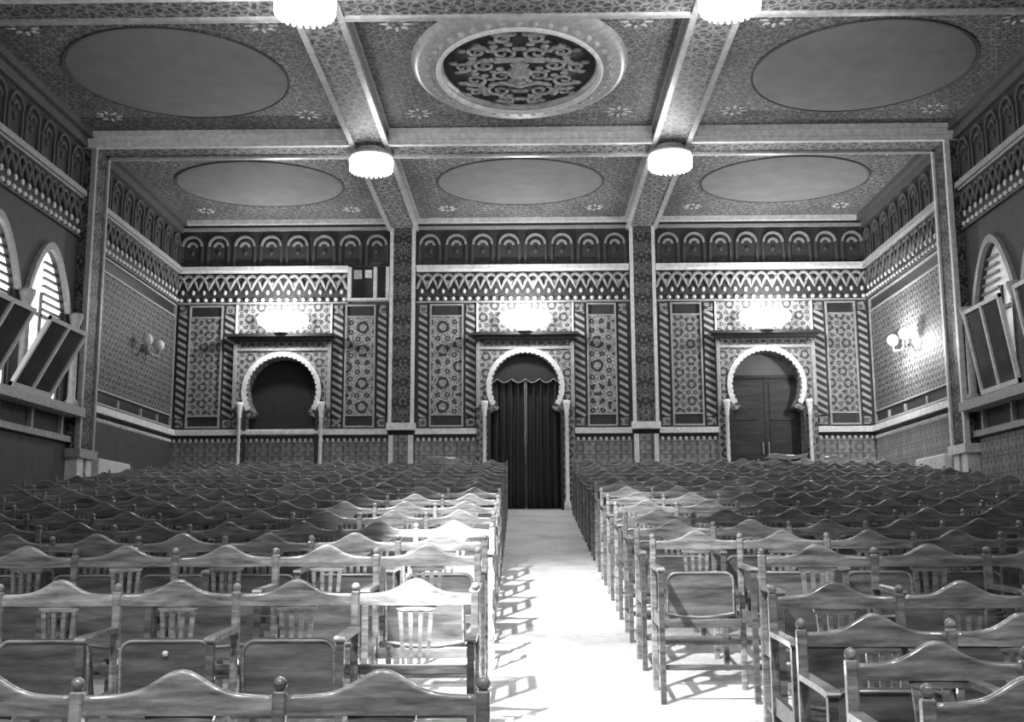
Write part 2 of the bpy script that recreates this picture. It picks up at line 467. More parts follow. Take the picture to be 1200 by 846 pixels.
def rope(fr, u0, u1, parent, z0=2.19, z1=4.05):
    MB(fr).box(u0, u1, H + z0, H + z1, .001, .03).build('rope_border', 'rope', parent)
    for z in (z0 - .17, z1): 
        MB(fr).box(u0 + .01, u1 - .01, H + z + .01, H + z + .15, .001, .03).build('corner_block', 'panel_fine', parent)
def dado(fr, u0, u1, parent, zt=1.93):
    MB(fr).box(u0, u1, H + zt - .04, H + zt + .06, .001, .09).build('dado_rail', 'trim', parent)
    a = MB(fr); n = int((u1 - u0) / .095)
    for i in range(n):
        u = u0 + (i + .5) * (u1 - u0) / n; a.ball((u, H + zt - .13, .01), .034, 6, 4, (.9, 1.2, .8))
    a.build('dentil_course', 'trim', parent)
    MB(fr).box(u0, u1, H + zt - .085, H + zt - .05, .001, .03).build('fillet', 'dark', parent)

# ------------------------------------------------------------------ back wall
PORT = [(-4.33, 2.66, .60), (-.05, 2.72, .585), (4.16, 2.72, .59)]   # centre, height of the arch centre, clear radius
HOLE = [(c - .80, c + .80) for c, _, _ in PORT]
HTOP = 3.45
wb = MB(back)
edges = [XL - .3] + [e for h in HOLE for e in h] + [XR + .3]
for i in range(0, len(edges), 2): wb.box(edges[i], edges[i + 1], 0.9, ZC, -.3, 0)
for i, (u0, u1) in enumerate(HOLE):
    wb.box(u0, u1, H + HTOP, ZC, -.3, 0)
wb.box(HOLE[0][0], HOLE[0][1], 0.9, H + 1.90, -.3, 0)
wall_back = S(wb.build('wall_back', 'plaster'))
# passages behind the openings
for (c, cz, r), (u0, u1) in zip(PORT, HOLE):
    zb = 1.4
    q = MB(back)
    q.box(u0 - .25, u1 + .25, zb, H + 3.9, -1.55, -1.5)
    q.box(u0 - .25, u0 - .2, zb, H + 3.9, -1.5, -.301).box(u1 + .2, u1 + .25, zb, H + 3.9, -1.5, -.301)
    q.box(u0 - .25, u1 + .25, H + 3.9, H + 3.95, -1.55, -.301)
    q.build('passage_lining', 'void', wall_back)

BAYS = [(XL + .01, -2.46), (-1.98, 1.80), (2.28, XR - .01)]
for i, (u0, u1) in enumerate(BAYS):
    frieze(back, u0, u1, wall_back, 8, 10, hole=(-3.20, u1) if i == 0 else None)
    MB(back).box(u0, u1, ZC - .085, ZC - .001, .001, .12).build('cornice', 'trim', wall_back)
    c = PORT[i][0]
    pl, pr = c - .86, c + .86
    rope(back, u0 + .05, u0 + .20, wall_back); rope(back, u1 - .20, u1 - .05, wall_back)
    rope(back, pl - .19, pl - .02, wall_back); rope(back, pr + .02, pr + .19, wall_back)
    tracery(back, u0 + .27, pl - .26, wall_back, 'panel' if i == 1 else 'panel_fine')
    tracery(back, pr + .26, u1 - .27, wall_back, 'panel' if i != 2 else 'panel_fine')
    for a, b in ((u0, c - .86), (c + .86, u1)):
        MB(back).box(a, b, 1.3, H + 1.78, .001, .012).build('dado_tiles', 'tile', wall_back)
        dado(back, a, b, wall_back)
    if i == 0: 
        MB(back).box(c - .86, c + .86, 1.3, H + 1.78, .001, .012).build('dado_tiles', 'tile', wall_back)
        dado(back, c - .86, c + .86, wall_back)
    MB(back).box(pl, pr, H + 3.68, H + 4.22, .001, .015).build('stucco_panel', 'panel_fine', wall_back)
    for uu in (pl, pr - .03): MB(back).box(uu, uu + .03, H + 3.68, H + 4.22, .001, .05).build('fillet', 'trim', wall_back)
# pilasters
for u0, u1 in ((-2.44, -2.00), (1.82, 2.26)):
    p = MB(back).box(u0, u1, H + 2.02, ZC - DROP, .001, .14).build('pilaster', 'pilaster', wall_back)
    a = MB(back)
    for q in (u0 - .005, u1 - .055): a.box(q, q + .06, H + 2.08, ZC - DROP, .10, .165)
    a.box(u0 - .03, u1 + .03, H + 1.96, H + 2.08, .001, .19)
    a.build('edge_moulding', 'trim', p)
    a = MB(back)
    for q in (u0 + .01, u1 - .09): a.box(q, q + .08, 1.5, H + 1.87, .001, .15)
    a.build('plinth_strip', 'trim', p)
    MB(back).box(u0 + .10, u1 - .10, 1.5, H + 1.87, .001, .10).build('plinth_field', 'tile', p)

# ------------------------------------------------------------------ horseshoe portals
def horseshoe(c, cz, r, jamb, zb, n=26):
    """outline of the opening from bottom left, over the arch, to bottom right"""
    a0 = math.radians(-38)
    top = [(c + r * math.cos(PI - a0 - (PI - 2*a0) * i / n), H + cz + r * math.sin(PI - a0 - (PI - 2*a0) * i / n)) for i in range(n + 1)]
    zs = H + cz + r * math.sin(a0) - .04
    x = r * math.cos(a0)
    return [(c - jamb, zb), (c - jamb, zs - .06), (c - x - .015, zs)] + top + [(c + x + .015, zs), (c + jamb, zs - .06), (c + jamb, zb)]
names = ['window_1', 'door_1', 'door_2']
portals = []
for i, (c, cz, r) in enumerate(PORT):
    zb = H + 1.905 if i == 0 else floor_z(YB) - .02
    root = S(empty(names[i], (c, YB, zb)))
    hs = horseshoe(c, cz, r, .63, zb)
    outer = [(c + .86, zb), (c + .86, H + 3.57), (c - .86, H + 3.57), (c - .86, zb)]
    body = MB(back).prism(hs + outer, -.28, .07)
    local_parent(body.build('portal_surround', 'panel_fine'), root)
    # scalloped archivolt
    n = 30; a0 = math.radians(-30); inn, out = [], []
    for k in range(n * 2 + 1):
        an = PI - a0 - (PI - 2 * a0) * k / (2 * n)
        ri = r + (.0 if k % 2 else .028); inn.append((c + ri * math.cos(an), H + cz + ri * math.sin(an)))
        out.append((c + (r + .10) * math.cos(an), H + cz + (r + .10) * math.sin(an)))
    local_parent(MB(back).strip(inn, out, .071, .105).build('scalloped_archivolt', 'trim'), root)
    # alfiz frame, spandrels, cornice
    a = MB(back)
    for u in (c - .86, c + .80): a.box(u, u + .06, H + 2.35, H + 3.50, .071, .11)
    a.box(c - .80, c + .80, H + 3.38, H + 3.43, .071, .10)
    local_parent(a.build('rectangular_frame', 'trim_mid'), root)
    local_parent(MB(back).box(c - .72, c + .72, H + 3.44, H + 3.55, .071, .085).build('inscription_band', 'panel_dim'), root)
    a = MB(back).box(c - .88, c + .88, H + 3.55, H + 3.61, .071, .17).box(c - .94, c + .94, H + 3.61, H + 3.66, -.001, .26)
    local_parent(a.build('cornice_shelf', 'dark'), root)
    # slender columns
    for sgn in (-1, 1):
        u = c + sgn * .715
        zf = floor_z(YB) - .02
        a = MB(lambda p, q, s_, u=u: (u + p, YB - .13 + q, s_))
        a.lathe([(.0, zf), (.06, zf), (.06, zf + .12), (.034, zf + .16), (.030, H + 2.18), (.042, H + 2.21), (.034, H + 2.24), (.062, H + 2.40), (.062, H + 2.46), (0, H + 2.46)], (0, 0, 0), 12)
        col = local_parent(a.build('slender_column', 'trim'), root)
        a = MB(back).box(u - .11, u - .062, zf, H + 2.3, .072, .11) if sgn > 0 else MB(back).box(u + .062, u + .11, zf, H + 2.3, .072, .11)
        local_parent(a.build('jamb_strip', 'dark'), root)
    portals.append(root)
# window_1: opening above the dado, its unlit inside painted as a dark sheet ; door_2: dark two-leaf door
c, cz, r = PORT[0]
a = MB(back).box(c - .78, c + .78, H + 1.905, H + 3.4, -.27, -.235)
local_parent(a.build('dark_infill', 'void'), portals[0])
local_parent(MB(back).box(c - .66, c + .66, H + 1.905, H + 1.96, -.23, .12).build('sill', 'trim'), portals[0])
c, cz, r = PORT[2]
zf = floor_z(YB)
local_parent(MB(back).box(c - .78, c + .78, H + 2.93, H + 3.4, -.27, -.235).build('lunette', 'oval'), portals[2])
local_parent(MB(back).box(c - .78, c + .78, H + 2.88, H + 2.93, -.27, -.20).build('transom', 'door'), portals[2])
for sgn in (-1, 1):
    u0, u1 = (c - .64, c - .004) if sgn < 0 else (c + .004, c + .64)
    a = MB(back).box(u0, u1, zf, H + 2.875, -.27, -.23)
    for z0, z1 in ((zf + .12, zf + .75), (zf + .85, zf + 1.45), (zf + 1.55, H + 2.8)):
        a.box(u0 + .09, u1 - .09, z0, z1, -.23, -.215)
    leaf = local_parent(a.build('door_leaf', 'door'), portals[2])
    k = c + sgn * .05
    hd = MB(back).tube([(k, zf + .95, -.205), (k, zf + .95, -.17), (k, zf + 1.15, -.17), (k, zf + 1.15, -.205)], .012, 6)
    hd = hd.build('door_handle', 'brass'); hd.parent = leaf
# ------------------------------------------------------------------ curtains in the middle doorway
def curtain(c, u0, u1, z0, z1, seed):
    rr = random.Random(seed); n = 60; vs, fs = [], []
    rows = 10
    ph = rr.random() * 6
    for j in range(rows + 1):
        t = j / rows
        for i in range(n + 1):
            s_ = i / n
            w = .055 * math.sin(s_ * 2 * PI * 5.3 + ph + .3 * t) * (.6 + .4 * t) + .02 * math.sin(s_ * 2 * PI * 11 + 2 * t)
            vs.append((u0 + (u1 - u0) * s_, z1 + (z0 - z1) * t, -.12 + w))
    for j in range(rows):
        for i in range(n): fs.append((j*(n+1)+i, j*(n+1)+i+1, (j+1)*(n+1)+i+1, (j+1)*(n+1)+i))
    m = MB(back); m.add(vs, fs, True)
    return m
c = PORT[1][0]; zf = floor_z(YB - .0)
for sgn, nm in ((-1, 'left'), (1, 'right')):
    u0, u1 = (c - .70, c - .012) if sgn < 0 else (c + .012, c + .70)
    t = tag(empty('curtain', ((u0 + u1) / 2, YB + .12, zf)), 'dark %s half of the heavy curtain closing the middle horseshoe doorway' % nm, 'curtain', 'curtains of the middle doorway')
    o = local_parent(curtain(c, u0, u1, zf + .015, H + 3.22, 3 + sgn).build('drape', 'cloth'), t)
    sm = o.modifiers.new('thickness', 'SOLIDIFY'); sm.thickness = .006
    a = MB(back)
    ue = c + sgn * .014
    a.box(ue - .006, ue + .006, zf + .02, H + 3.1, -.075, -.055)
    local_parent(a.build('gap_line', 'trim_mid'), t)  # pale strip painting the bright line of the curtain gap
t = tag(empty('valance', (c, YB + .03, H + 2.85)), 'dark scalloped valance hanging across the head of the middle doorway', 'valance')
pts = [(c - .74, H + 3.28)] + [(c - .74 + 1.48 * i / 48, H + 2.86 - .07 * abs(math.sin(PI * 6 * i / 48))) for i in range(49)] + [(c + .74, H + 3.28)]
local_parent(MB(back).prism(pts, -.045, -.03).build('scalloped_cloth', 'cloth'), t)
a = MB(back).tube([(q[0], q[1] + .008, -.026) for q in pts[1:-1]], .008, 5)
local_parent(a.build('fringe', 'trim_mid'), t)

# projection port beside the left pilaster
pw = S(empty('window_2', (-2.83, YB, H + 4.31)))
a = MB(back)
for u in (-3.20, -2.74, -2.52): a.box(u, u + .06, H + 4.31, H + 4.88, .001, .12)
a.box(-3.20, -2.46, H + 4.27, H + 4.31, .001, .14)
local_parent(a.build('window_frame', 'trim'), pw)
local_parent(MB(back).box(-3.14, -2.46, H + 4.31, H + 4.90, .001, .012).build('pane', 'glass'), pw)
a = MB(back).box(-3.10, -2.96, H + 4.68, H + 4.84, .013, .05).box(-2.90, -2.78, H + 4.70, H + 4.84, .013, .05)
local_parent(a.build('shutter_flap', 'trim'), pw)

# ------------------------------------------------------------------ side walls
WIN = [(13.45, 14.62), (11.95, 13.12)]      # arched windows, along the wall
def pointed(u0, u1, zs, zt, n=10):
    c = (u0 + u1) / 2; hw = (u1 - u0) / 2
    pts = []
    for i in range(n + 1):
        t = i / n; pts.append((u0 + hw * t, zs + (zt - zs) * math.sin(t * PI / 2) ** .85))
    return pts + [(2 * c - u, z) for u, z in reversed(pts[:-1])]
def side_wall(fr, name, is_left):
    wb = MB(fr)
    z0, zs, zt = H + 1.86, H + 3.10, H + 3.83
    wb.box(14.75, YB, -.2, ZC, -.3, 0)
    prev = 14.75
    for u0, u1 in WIN:
        wb.box(u1 + .0, prev, -.2, ZC, -.3, 0)
        pts = [(u0, ZC), (u0, zs)] + pointed(u0, u1, zs, zt)[1:-1] + [(u1, zs), (u1, ZC)]
        wb.prism(pts, -.3, 0); wb.box(u0, u1, -.2, z0, -.3, 0); prev = u0
    wb.box(YF, prev, -.2, ZC, -.3, 0)
    w = S(wb.build(name, 'plaster'))
    # back bay
    frieze(fr, 15.45, YB - .02, w, 8, 10, tm='frieze_dim', t='trim_mid')
    tracery(fr, 15.62, YB - .16, w, 'panel_dim')
    for q in (16.6, 17.6, 18.4): MB(fr).box(q, q + .05, H + 2.05, H + 2.17, .002, .05).build('fillet', 'trim_mid', w)
    MB(fr).box(15.45, YB, -.2, H + 1.80, .001, .012).build('dado_tiles', 'tile' if not is_left else 'plaster', w)  # left side darker: its dimness is put into the colour
    dado(fr, 15.45, YB - .02, w)
    # front bays
    frieze(fr, 11.15, 14.88, w, 8, 10, tm='frieze_dim', t='trim_mid')
    frieze(fr, 6.9, 10.6, w, 8, 10, tm='frieze_dim', t='trim_mid')
    MB(fr).box(YF, 14.88, -.2, H + 1.36, .001, .012).build('dado_tiles', 'tile' if not is_left else 'plaster', w)  # dim left wall painted with the darker plaster here too
    MB(fr).box(YF, 14.9, H + 1.38, H + 1.46, .001, .08).box(YF, 14.9, H + 1.72, H + 1.84, .001, .25).build('balustrade_rail', 'trim_mid', w)
    for u in (14.6, 13.7, 12.8, 11.9, 11.0): MB(fr).box(u, u + .06, H + 1.46, H + 1.72, .001, .06).build('baluster_block', 'trim_mid', w)
    # pilaster
    p = MB(fr).box(14.92, 15.42, H + 1.30, ZC - DROP, .001, .16).build('pilaster', 'pilaster', w)
    a = MB(fr)
    for q in (14.90, 15.37): a.box(q, q + .065, H + 1.30, ZC - DROP, .12, .19)
    a.box(14.86, 15.48, H + 1.18, H + 1.30, .001, .22)
    a.build('edge_moulding', 'trim' if not is_left else 'trim_mid', p)  # greyer on the left, shade put into the moulding colour
    MB(fr).box(14.92, 15.12, .8, H + 1.18, .001, .17).box(15.22, 15.42, .8, H + 1.18, .001, .17).build('plinth_strip', 'trim', p)
    MB(fr).box(15.12, 15.22, .8, H + 1.18, .001, .12).build('plinth_field', 'dark', p)
    # window surrounds
    for k, (u0, u1) in enumerate(WIN):
        a = MB(fr); o_ = pointed(u0 - .09, u1 + .09, zs, zt + .10); i_ = pointed(u0, u1, zs, zt)
        a.strip(i_, o_, .001, .06); a.build('arch_moulding', 'trim_mid', w)
        for u in (u0 - .16, u1 + .16):
            c_ = MB(lambda p_, q_, s_, u=u: fr(u + p_, s_, .09 + q_))
            c_.lathe([(0, z0), (.09, z0), (.09, z0 + .06), (.055, z0 + .10), (.05, zs - .22), (.07, zs - .19), (.055, zs - .16), (.10, zs - .02), (.10, zs + .03), (0, zs + .03)], (0, 0, 0), 12)
            c_.build('window_column', 'trim_mid', w)
    # window joinery
    for k, (u0, u1) in enumerate(WIN):
        win = S(empty('window_%d' % (3 + k + (0 if is_left else 2)), fr((u0 + u1) / 2, z0, -.15)))
        pane = [(u0, z0), (u0, zs)] + pointed(u0, u1, zs, zt)[1:-1] + [(u1, zs), (u1, z0)]
        local_parent(MB(fr).prism(pane, -.08, -.06).build('pane', 'daylight' if is_left else 'daylight_dim'), win)
        a = MB(fr)
        mid = u0 + (u1 - u0) * .45
        a.box(mid - .02, mid + .02, z0, H + 3.25, -.06, -.03)
        a.box(u0, u0 + .04, z0, zs, -.06, -.03).box(u1 - .04, u1, z0, zs, -.06, -.03)
        a.box(u0, u1, H + 2.92, H + 2.97, -.06, -.03)
        local_parent(a.build('window_frame', 'dark'), win)
        a = MB(fr)
        zz = H + 3.02
        while zz < zt - .14:
            t = max(0, (zz - zs) / (zt - zs)); ue = u1 - (u1 - u0) * .5 * (1 - math.sqrt(max(0, 1 - t ** 2.2)))
            if ue - .03 > mid + .05: a.box(mid + .03, ue - .02, zz, zz + .028, -.06, -.02)
            zz += .105
        local_parent(a.build('louvre_slats', 'dark' if is_left else 'trim_mid'), win)
        # tilting sash, hinged at its foot
        tilt = math.radians(28 if is_left else 9)
        uo = -.76 if is_left else -.42
        Ls = .94 if is_left else 1.10; z_h = H + 1.86
        def sf(u, v, w_, u0=u0): 
            d = v * math.sin(tilt) + w_ * math.cos(tilt); z = z_h + v * math.cos(tilt) - w_ * math.sin(tilt)
            return fr(u + uo, z, d + .19)
        a = MB(sf); ua, ub = u0 + .04, u1 - .04; um = (ua + ub) / 2
        for q in (ua, um - .022, ub - .045): a.box(q, q + .045, 0, Ls, .0, .05)
        a.box(ua, ub, 0, .06, 0, .045).box(ua, ub, Ls - .05, Ls, 0, .045)
        local_parent(a.build('sash_frame', 'white_paint' if is_left else 'trim'), win)
        local_parent(MB(sf).box(ua + .04, ub - .04, .05, Ls - .04, .015, .022).build('sash_glass', 'glass'), win)
    return w
wall_left = side_wall(left, 'wall_left', True)
wall_right = side_wall(right, 'wall_right', False)

# ------------------------------------------------------------------ radiators
def radiator(fr, u0, u1, label):
    zf = floor_z((u0 + u1) / 2)
    t = tag(empty('radiator', fr((u0 + u1) / 2, zf, .09)), label, 'radiator', 'radiators against the side walls')
    n = 14; a = MB(fr); p = (u1 - u0) / n
    for i in range(n):
        u = u0 + i * p; a.bevbox(u + .004, u + p - .004, zf + .12, zf + .98, .03, .15, .015)
    a.box(u0, u1, zf + .16, zf + .22, .05, .13).box(u0, u1, zf + .86, zf + .92, .05, .13)
    local_parent(a.build('ribs', 'white_paint'), t)
    for q in (u0 + .06, u1 - .12): local_parent(MB(fr).box(q, q + .05, floor_z(q) - .03, zf + .13, .06, .12).build('foot', 'white_paint'), t)
radiator(left, 15.75, 17.0, 'pale ribbed radiator low against the left wall behind the pilaster')
radiator(right, 15.80, 17.0, 'pale ribbed radiator low against the right wall behind the pilaster')

# ------------------------------------------------------------------ lamps
def light(name, loc, power, radius=.12):
    l = bpy.data.lights.new(name, 'POINT'); l.energy = power; l.shadow_soft_size = radius
    o = bpy.data.objects.new(name, l); COL.objects.link(o); o.location = loc; return o
def ceiling_lamp(x, y, label):
    t = tag(empty('ceiling_lamp', (x, y, ZC - DROP)), label, 'lamp', 'bowl lamps under the ceiling beams')
    KZ = lambda pr: [(r_, z_ * .8) for r_, z_ in pr]
    a = MB(); a.lathe(KZ([(0, 0), (.20, 0), (.22, -.03), (.16, -.06), (.25, -.10), (.31, -.13), (.31, -.17), (.27, -.18), (0, -.18)]), (0, 0, 0), 28); a.build('rim', 'gilt', t)
    a = MB(); a.lathe(KZ([(0.001, -.181), (.28, -.181), (.315, -.22), (.31, -.31), (.25, -.39), (.13, -.44), (0.001, -.455)]), (0, 0, 0), 28); a.build('bowl', 'lamp', t)
    a = MB()
    for k in range(26):
        an = k * 2 * PI / 26; a.ball((.285 * math.cos(an), .285 * math.sin(an), -.29), .026, 6, 4, (1, 1, 1.9))
    a.build('glass_fringe', 'lamp', t)
LAMPP = 42
for y, nm in ((15.14, 'far'), (10.4, 'near')):
    for x, sd in ((-2.22, 'left'), (2.04, 'right')):
        ceiling_lamp(x, y, {'far': 'lit glass bowl lamp under the far crossing of the %s ceiling beam', 'near': 'glaring bowl lamp at the top edge under the near %s beam crossing'}[nm] % sd)
        light('lamp_light', (x, y, ZC - DROP - .55), (LAMPP if nm == 'far' else LAMPP * 2.4) * (.6 if sd == 'left' else 1))
for x in (-2.22, 2.04): light('lamp_light', (x, 6.5, ZC - DROP - .6), LAMPP * 2.4)

def portal_lamp(c, label):
    t = tag(empty('wall_lamp', (c, YB - .16, H + 3.661)), label, 'lamp', 'lamps above the three doorways')
    a = MB(); a.lathe([(0, 0), (.16, 0), (.16, .03), (.06, .05), (.06, .08), (0, .08)], (0, 0, 0), 20); a.build('base', 'brass', t)
    a = MB()
    n = 44; prof = [(.08, .07), (.30, .10), (.42, .19), (.44, .30), (.36, .38), (.16, .42)]
    for i in range(n):
        pass
    vs, fs = [], []
    for i in range(n):
        an = 2 * PI * i / n; k = 1 + .06 * math.cos(an * 11)
        vs += [(r * k * math.cos(an), r * k * .32 * math.sin(an), z) for r, z in prof]
    m = len(prof)
    for i in range(n):
        j = (i + 1) % n
        fs += [(i*m + q, j*m + q, j*m + q + 1, i*m + q + 1) for q in range(m - 1)]
    fs += [tuple(i*m for i in range(n)), tuple(i*m + m - 1 for i in reversed(range(n)))]
    a.add(vs, fs, True); a.build('shell_shade', 'lamp', t)
    light('lamp_light', (c, YB - .60, H + 4.0), 95, .1)
for (c, _, _), w in zip(PORT, ('left open', 'middle curtained', 'right')):
    portal_lamp(c, 'glaring scalloped lamp on the cornice above the %s doorway' % w if w != 'left open' else 'glaring scalloped lamp on the cornice above the left dark arch')

def sconce(fr, u, z, lit, label):
    t = tag(empty('wall_sconce', fr(u, z, 0)), label, 'lamp')
    def loc(p, q, s_): return tuple(Vector(fr(u + p, z + q, s_)) - Vector(fr(u, z, 0)))
    a = MB(loc); a.lathe([(0, -.12), (.05, -.10), (.07, 0), (.05, .10), (0, .12)], (0, 0, .03), 14); a.build('backplate', 'brass', t)
    for sgn in (-1, 1):
        a = MB(loc); a.tube([(0, -.02, .05), (sgn * .12, -.10, .14), (sgn * .24, -.10, .20), (sgn * .28, .0, .20)], .016, 6); a.build('arm', 'brass', t)
        a = MB(loc); a.ball((sgn * .28, .085, .20), .085, 12, 8, (1, 1.1, 1)); a.build('globe', 'lamp' if lit else 'bead', t)
sconce(right, 17.25, H + 3.10, True, 'lit two globe sconce glaring on the right side wall')
light('lamp_light', right(17.25, H + 3.1, .42), 110, .08)
sconce(left, 17.6, H + 3.16, False, 'unlit two globe sconce on the dark left side wall')

# ------------------------------------------------------------------ theatre chairs
W = .51; SL = .113
def gz(y): return SL * y
def post_mb(x):
    m = MB()
    m.bevbox(x - .017, x + .017, -.016, .018, gz(0) - .002, .858, .005)
    m.tube([(x, .001, .854), (x, .001, .862), (x, .001, .866)], [.011, .011, .015], 8)
    m.ball((x, .001, .874), .019, 10, 6)
    return m
def crest_mb():
    m = MB(lambda x, z, y: (x, y + .022 * (1 - (2 * x / W) ** 2), z))
    n = 24; x0, x1 = -W / 2 + .0175, W / 2 - .0175
    vs, fs = [], []
    for i in range(n + 1):
        t = i / n; x = x0 + (x1 - x0) * t
        g = math.exp(-((t - .5) / .17) ** 2)
        zt = .850 + .056 * g + .003 * math.cos((t - .5) * 2 * PI); zb = .800 - .004 * math.sin(PI * t)
        # a rounded top edge that catches the lamps behind
        vs += [(x, zb, -.012), (x, zt - .012, -.012), (x, zt - .004, -.009), (x, zt, -.003), (x, zt, .005), (x, zt - .004, .011), (x, zt - .012, .014), (x, zb, .014)]
    for i in range(n):
        fs += [(i*8 + k, i*8 + (k + 1) % 8, i*8 + 8 + (k + 1) % 8, i*8 + 8 + k) for k in range(8)]
    fs += [tuple(range(8)), tuple(n*8 + 7 - k for k in range(8))]
    m.add(vs, fs, False)
    for j in range(len(m.sm) - 2): m.sm[j] = (j % 8) in (1, 2, 3, 4, 5)
    return m
def crest_edge_mb(): return None
def splat_mb():
    m = MB(lambda x, z, y: (x, y + .022, z))
    m.prism([(-.088, .799), (-.084, .783), (-.068, .774), (.068, .774), (.084, .783), (.088, .799)], -.010, .010)
    for k in (-1.5, -.5, .5, 1.5):
        xa, xb = k * .044, k * .034
        m.prism([(xa - .0095, .776), (xb - .0075, .555), (xb + .0075, .555), (xa + .0095, .776)], -.008, .008)
    return m
def lower_rail_mb():
    m = MB(); m.bevbox(-W/2 + .0175, W/2 - .0175, .008, .032, .515, .557, .004); return m
def seat_mb(down):
    hw = .207
    pts = [(-hw, 0)]
    pts += [(-hw + .012 + 0, .18)] + [(-hw + .012 + .055 * (1 - math.cos(a * PI / 12)), .195 + .055 * math.sin(a * PI / 12)) for a in range(0, 7)]
    pts += [(-x, z) for x, z in reversed(pts)]
    pts += [(hw * (1 - 2 * i / 8), -.022 * math.sin(PI * i / 8)) for i in range(1, 8)]
    if not down: m = MB(lambda x, v, w: (x, -.085 - v * .10 - w, .425 + v))
    else: m = MB(lambda x, v, w: (x, -.07 - v * 1.05, .430 + w + v * .06))
    m.prism(pts, -.011, .012)
    return m
def seat_rim_mb(down):
    hw = .200
    pts = [(-hw + .01, .02), (-hw + .012, .18)] + [(-hw + .012 + .05 * (1 - math.cos(a * PI / 12)), .19 + .05 * math.sin(a * PI / 12)) for a in range(0, 7)]
    pts += [(-x, z) for x, z in reversed(pts)]
    if not down: m = MB(lambda x, v, w: (x, -.085 - v * .10 - w, .425 + v))
    else: m = MB(lambda x, v, w: (x, -.07 - v * 1.05, .430 + w + v * .06))
    pts += [(hw * .95 * (1 - 2 * i / 8), .012 - .022 * math.sin(PI * i / 8)) for i in range(0, 9)]
    m.tube([(x, z, .013) for x, z in pts], .007, 5, True)
    return m
def seat_rail_mb():
    m = MB(); m.bevbox(-W/2 + .0175, W/2 - .0175, -.10, -.07, .355, .405, .005); return m
def stretcher_mb(k):
    m = MB()
    y, z, t = ((-.345, .20, .013), (-.02, .27, .015))[k]
    m.bevbox(-W/2 + .0175, W/2 - .0175, y - .012, y + .012, z + gz(y) - t, z + gz(y) + t, .004); return m
def arm_mb(x):
    m = MB(lambda a, b, c_: (x + a, b, c_))
    pts = [(-.017, .714), (-.10, .710), (-.28, .704), (-.365, .700), (-.380, .695), (-.385, .688), (-.380, .681), (-.365, .678), (-.28, .684), (-.10, .690), (-.017, .692)]
    q = MB(lambda u, v, w: (x + w, u, v)); q.prism(pts, -.022, .022); return q
def leg_mb(x):
    q = MB(lambda u, v, w: (x + w, u, v))
    q.prism([(-.372, .679), (-.344, .679), (-.345, .30), (-.338, .10), (-.350, gz(-.35) - .004), (-.385, gz(-.38) - .004), (-.378, .10), (-.375, .30)], -.015, .015); return q
def side_rail_mb(x):
    q = MB(lambda u, v, w: (x + w, u, v))
    q.prism([(-.344, .44), (-.0165, .46), (-.0165, .385), (-.344, .375)], -.010, .010); return q
def side_stretcher_mb(x):
    q = MB(lambda u, v, w: (x + w, u, v))
    q.prism([(-.344, .16 - .035), (-.0165, .16), (-.0165, .135), (-.344, .10)], -.009, .009); return q
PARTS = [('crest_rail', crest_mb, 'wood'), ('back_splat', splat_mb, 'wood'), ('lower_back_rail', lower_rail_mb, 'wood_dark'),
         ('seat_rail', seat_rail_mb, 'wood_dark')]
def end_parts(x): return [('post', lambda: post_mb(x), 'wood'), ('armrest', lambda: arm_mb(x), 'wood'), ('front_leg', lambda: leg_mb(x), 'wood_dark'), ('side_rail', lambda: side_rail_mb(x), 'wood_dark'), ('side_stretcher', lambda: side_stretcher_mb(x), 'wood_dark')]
def proto(parts):
    """mesh data for each part, made once"""
    out = []
    for nm, f, mt in parts:
        o = f().build(nm, mt); out.append((nm, o.data)); bpy.data.objects.remove(o)
    return out
LEFT_END, RIGHT_END = proto(end_parts(-W / 2)), proto(end_parts(W / 2))
BASE = proto(PARTS) + proto([('stretcher', lambda: stretcher_mb(0), 'wood_dark'), ('stretcher', lambda: stretcher_mb(1), 'wood_dark')])
SEAT = {d: proto([('seat', lambda: seat_mb(d), 'seat')])[0] for d in (False, True)}
RIM = {d: proto([('seat_rim', lambda: seat_rim_mb(d), 'wood')])[0] for d in (False, True)}
BADGE = proto([('number_badge', lambda: MB(lambda x, v, w: (x, -.085 - v * .10 - w, .425 + v)).lathe([(0, 0), (.012, 0), (.012, .014), (0, .016)], (-.0, .19, .008), 10), 'bead')])[0]
# one-mesh versions for the rows too far off to show their parts
def joined(endboth, down):
    me = bpy.data.meshes.new('theatre_chair'); bm = bmesh.new(); mats = []
    lst = list(BASE) + list(LEFT_END) + [SEAT[down]] + (list(RIGHT_END) if endboth else [])
    for nm, d in lst:
        mt = d.materials[0]
        if mt not in mats: mats.append(mt)
        k = len(bm.faces); bm.from_mesh(d); bm.faces.ensure_lookup_table()
        for f in bm.faces[k:]: f.material_index = mats.index(mt)
    bm.to_mesh(me); bm.free()
    for mt in mats: me.materials.append(mt)
    return me
JOIN = {(e, d): joined(e, d) for e in (False, True) for d in (False, True)}

def add_chair(x, y, sx, two_ends, down, near, label, group, rz=0.0, badge=False):
    loc = (x, y, floor_z(y))
    if not near:
        o = bpy.data.objects.new('theatre_chair', JOIN[(two_ends, down)]); COL.objects.link(o)
    else:
        o = bpy.data.objects.new('theatre_chair', None); o.empty_display_size = .1; COL.objects.link(o)
        for nm, d in BASE + LEFT_END + (RIGHT_END if two_ends else []) + [SEAT[down]]:
            c_ = bpy.data.objects.new(nm, d); COL.objects.link(c_); c_.parent = o
            if nm == 'seat':
                r_ = bpy.data.objects.new('seat_rim', RIM[down][1]); COL.objects.link(r_); r_.parent = c_
                if badge: r_ = bpy.data.objects.new('number_badge', BADGE[1]); COL.objects.link(r_); r_.parent = c_
    o.location = loc; o.scale = (sx, 1, 1); o.rotation_euler = (0, 0, rz)
    tag(o, label, 'chair', group); return o

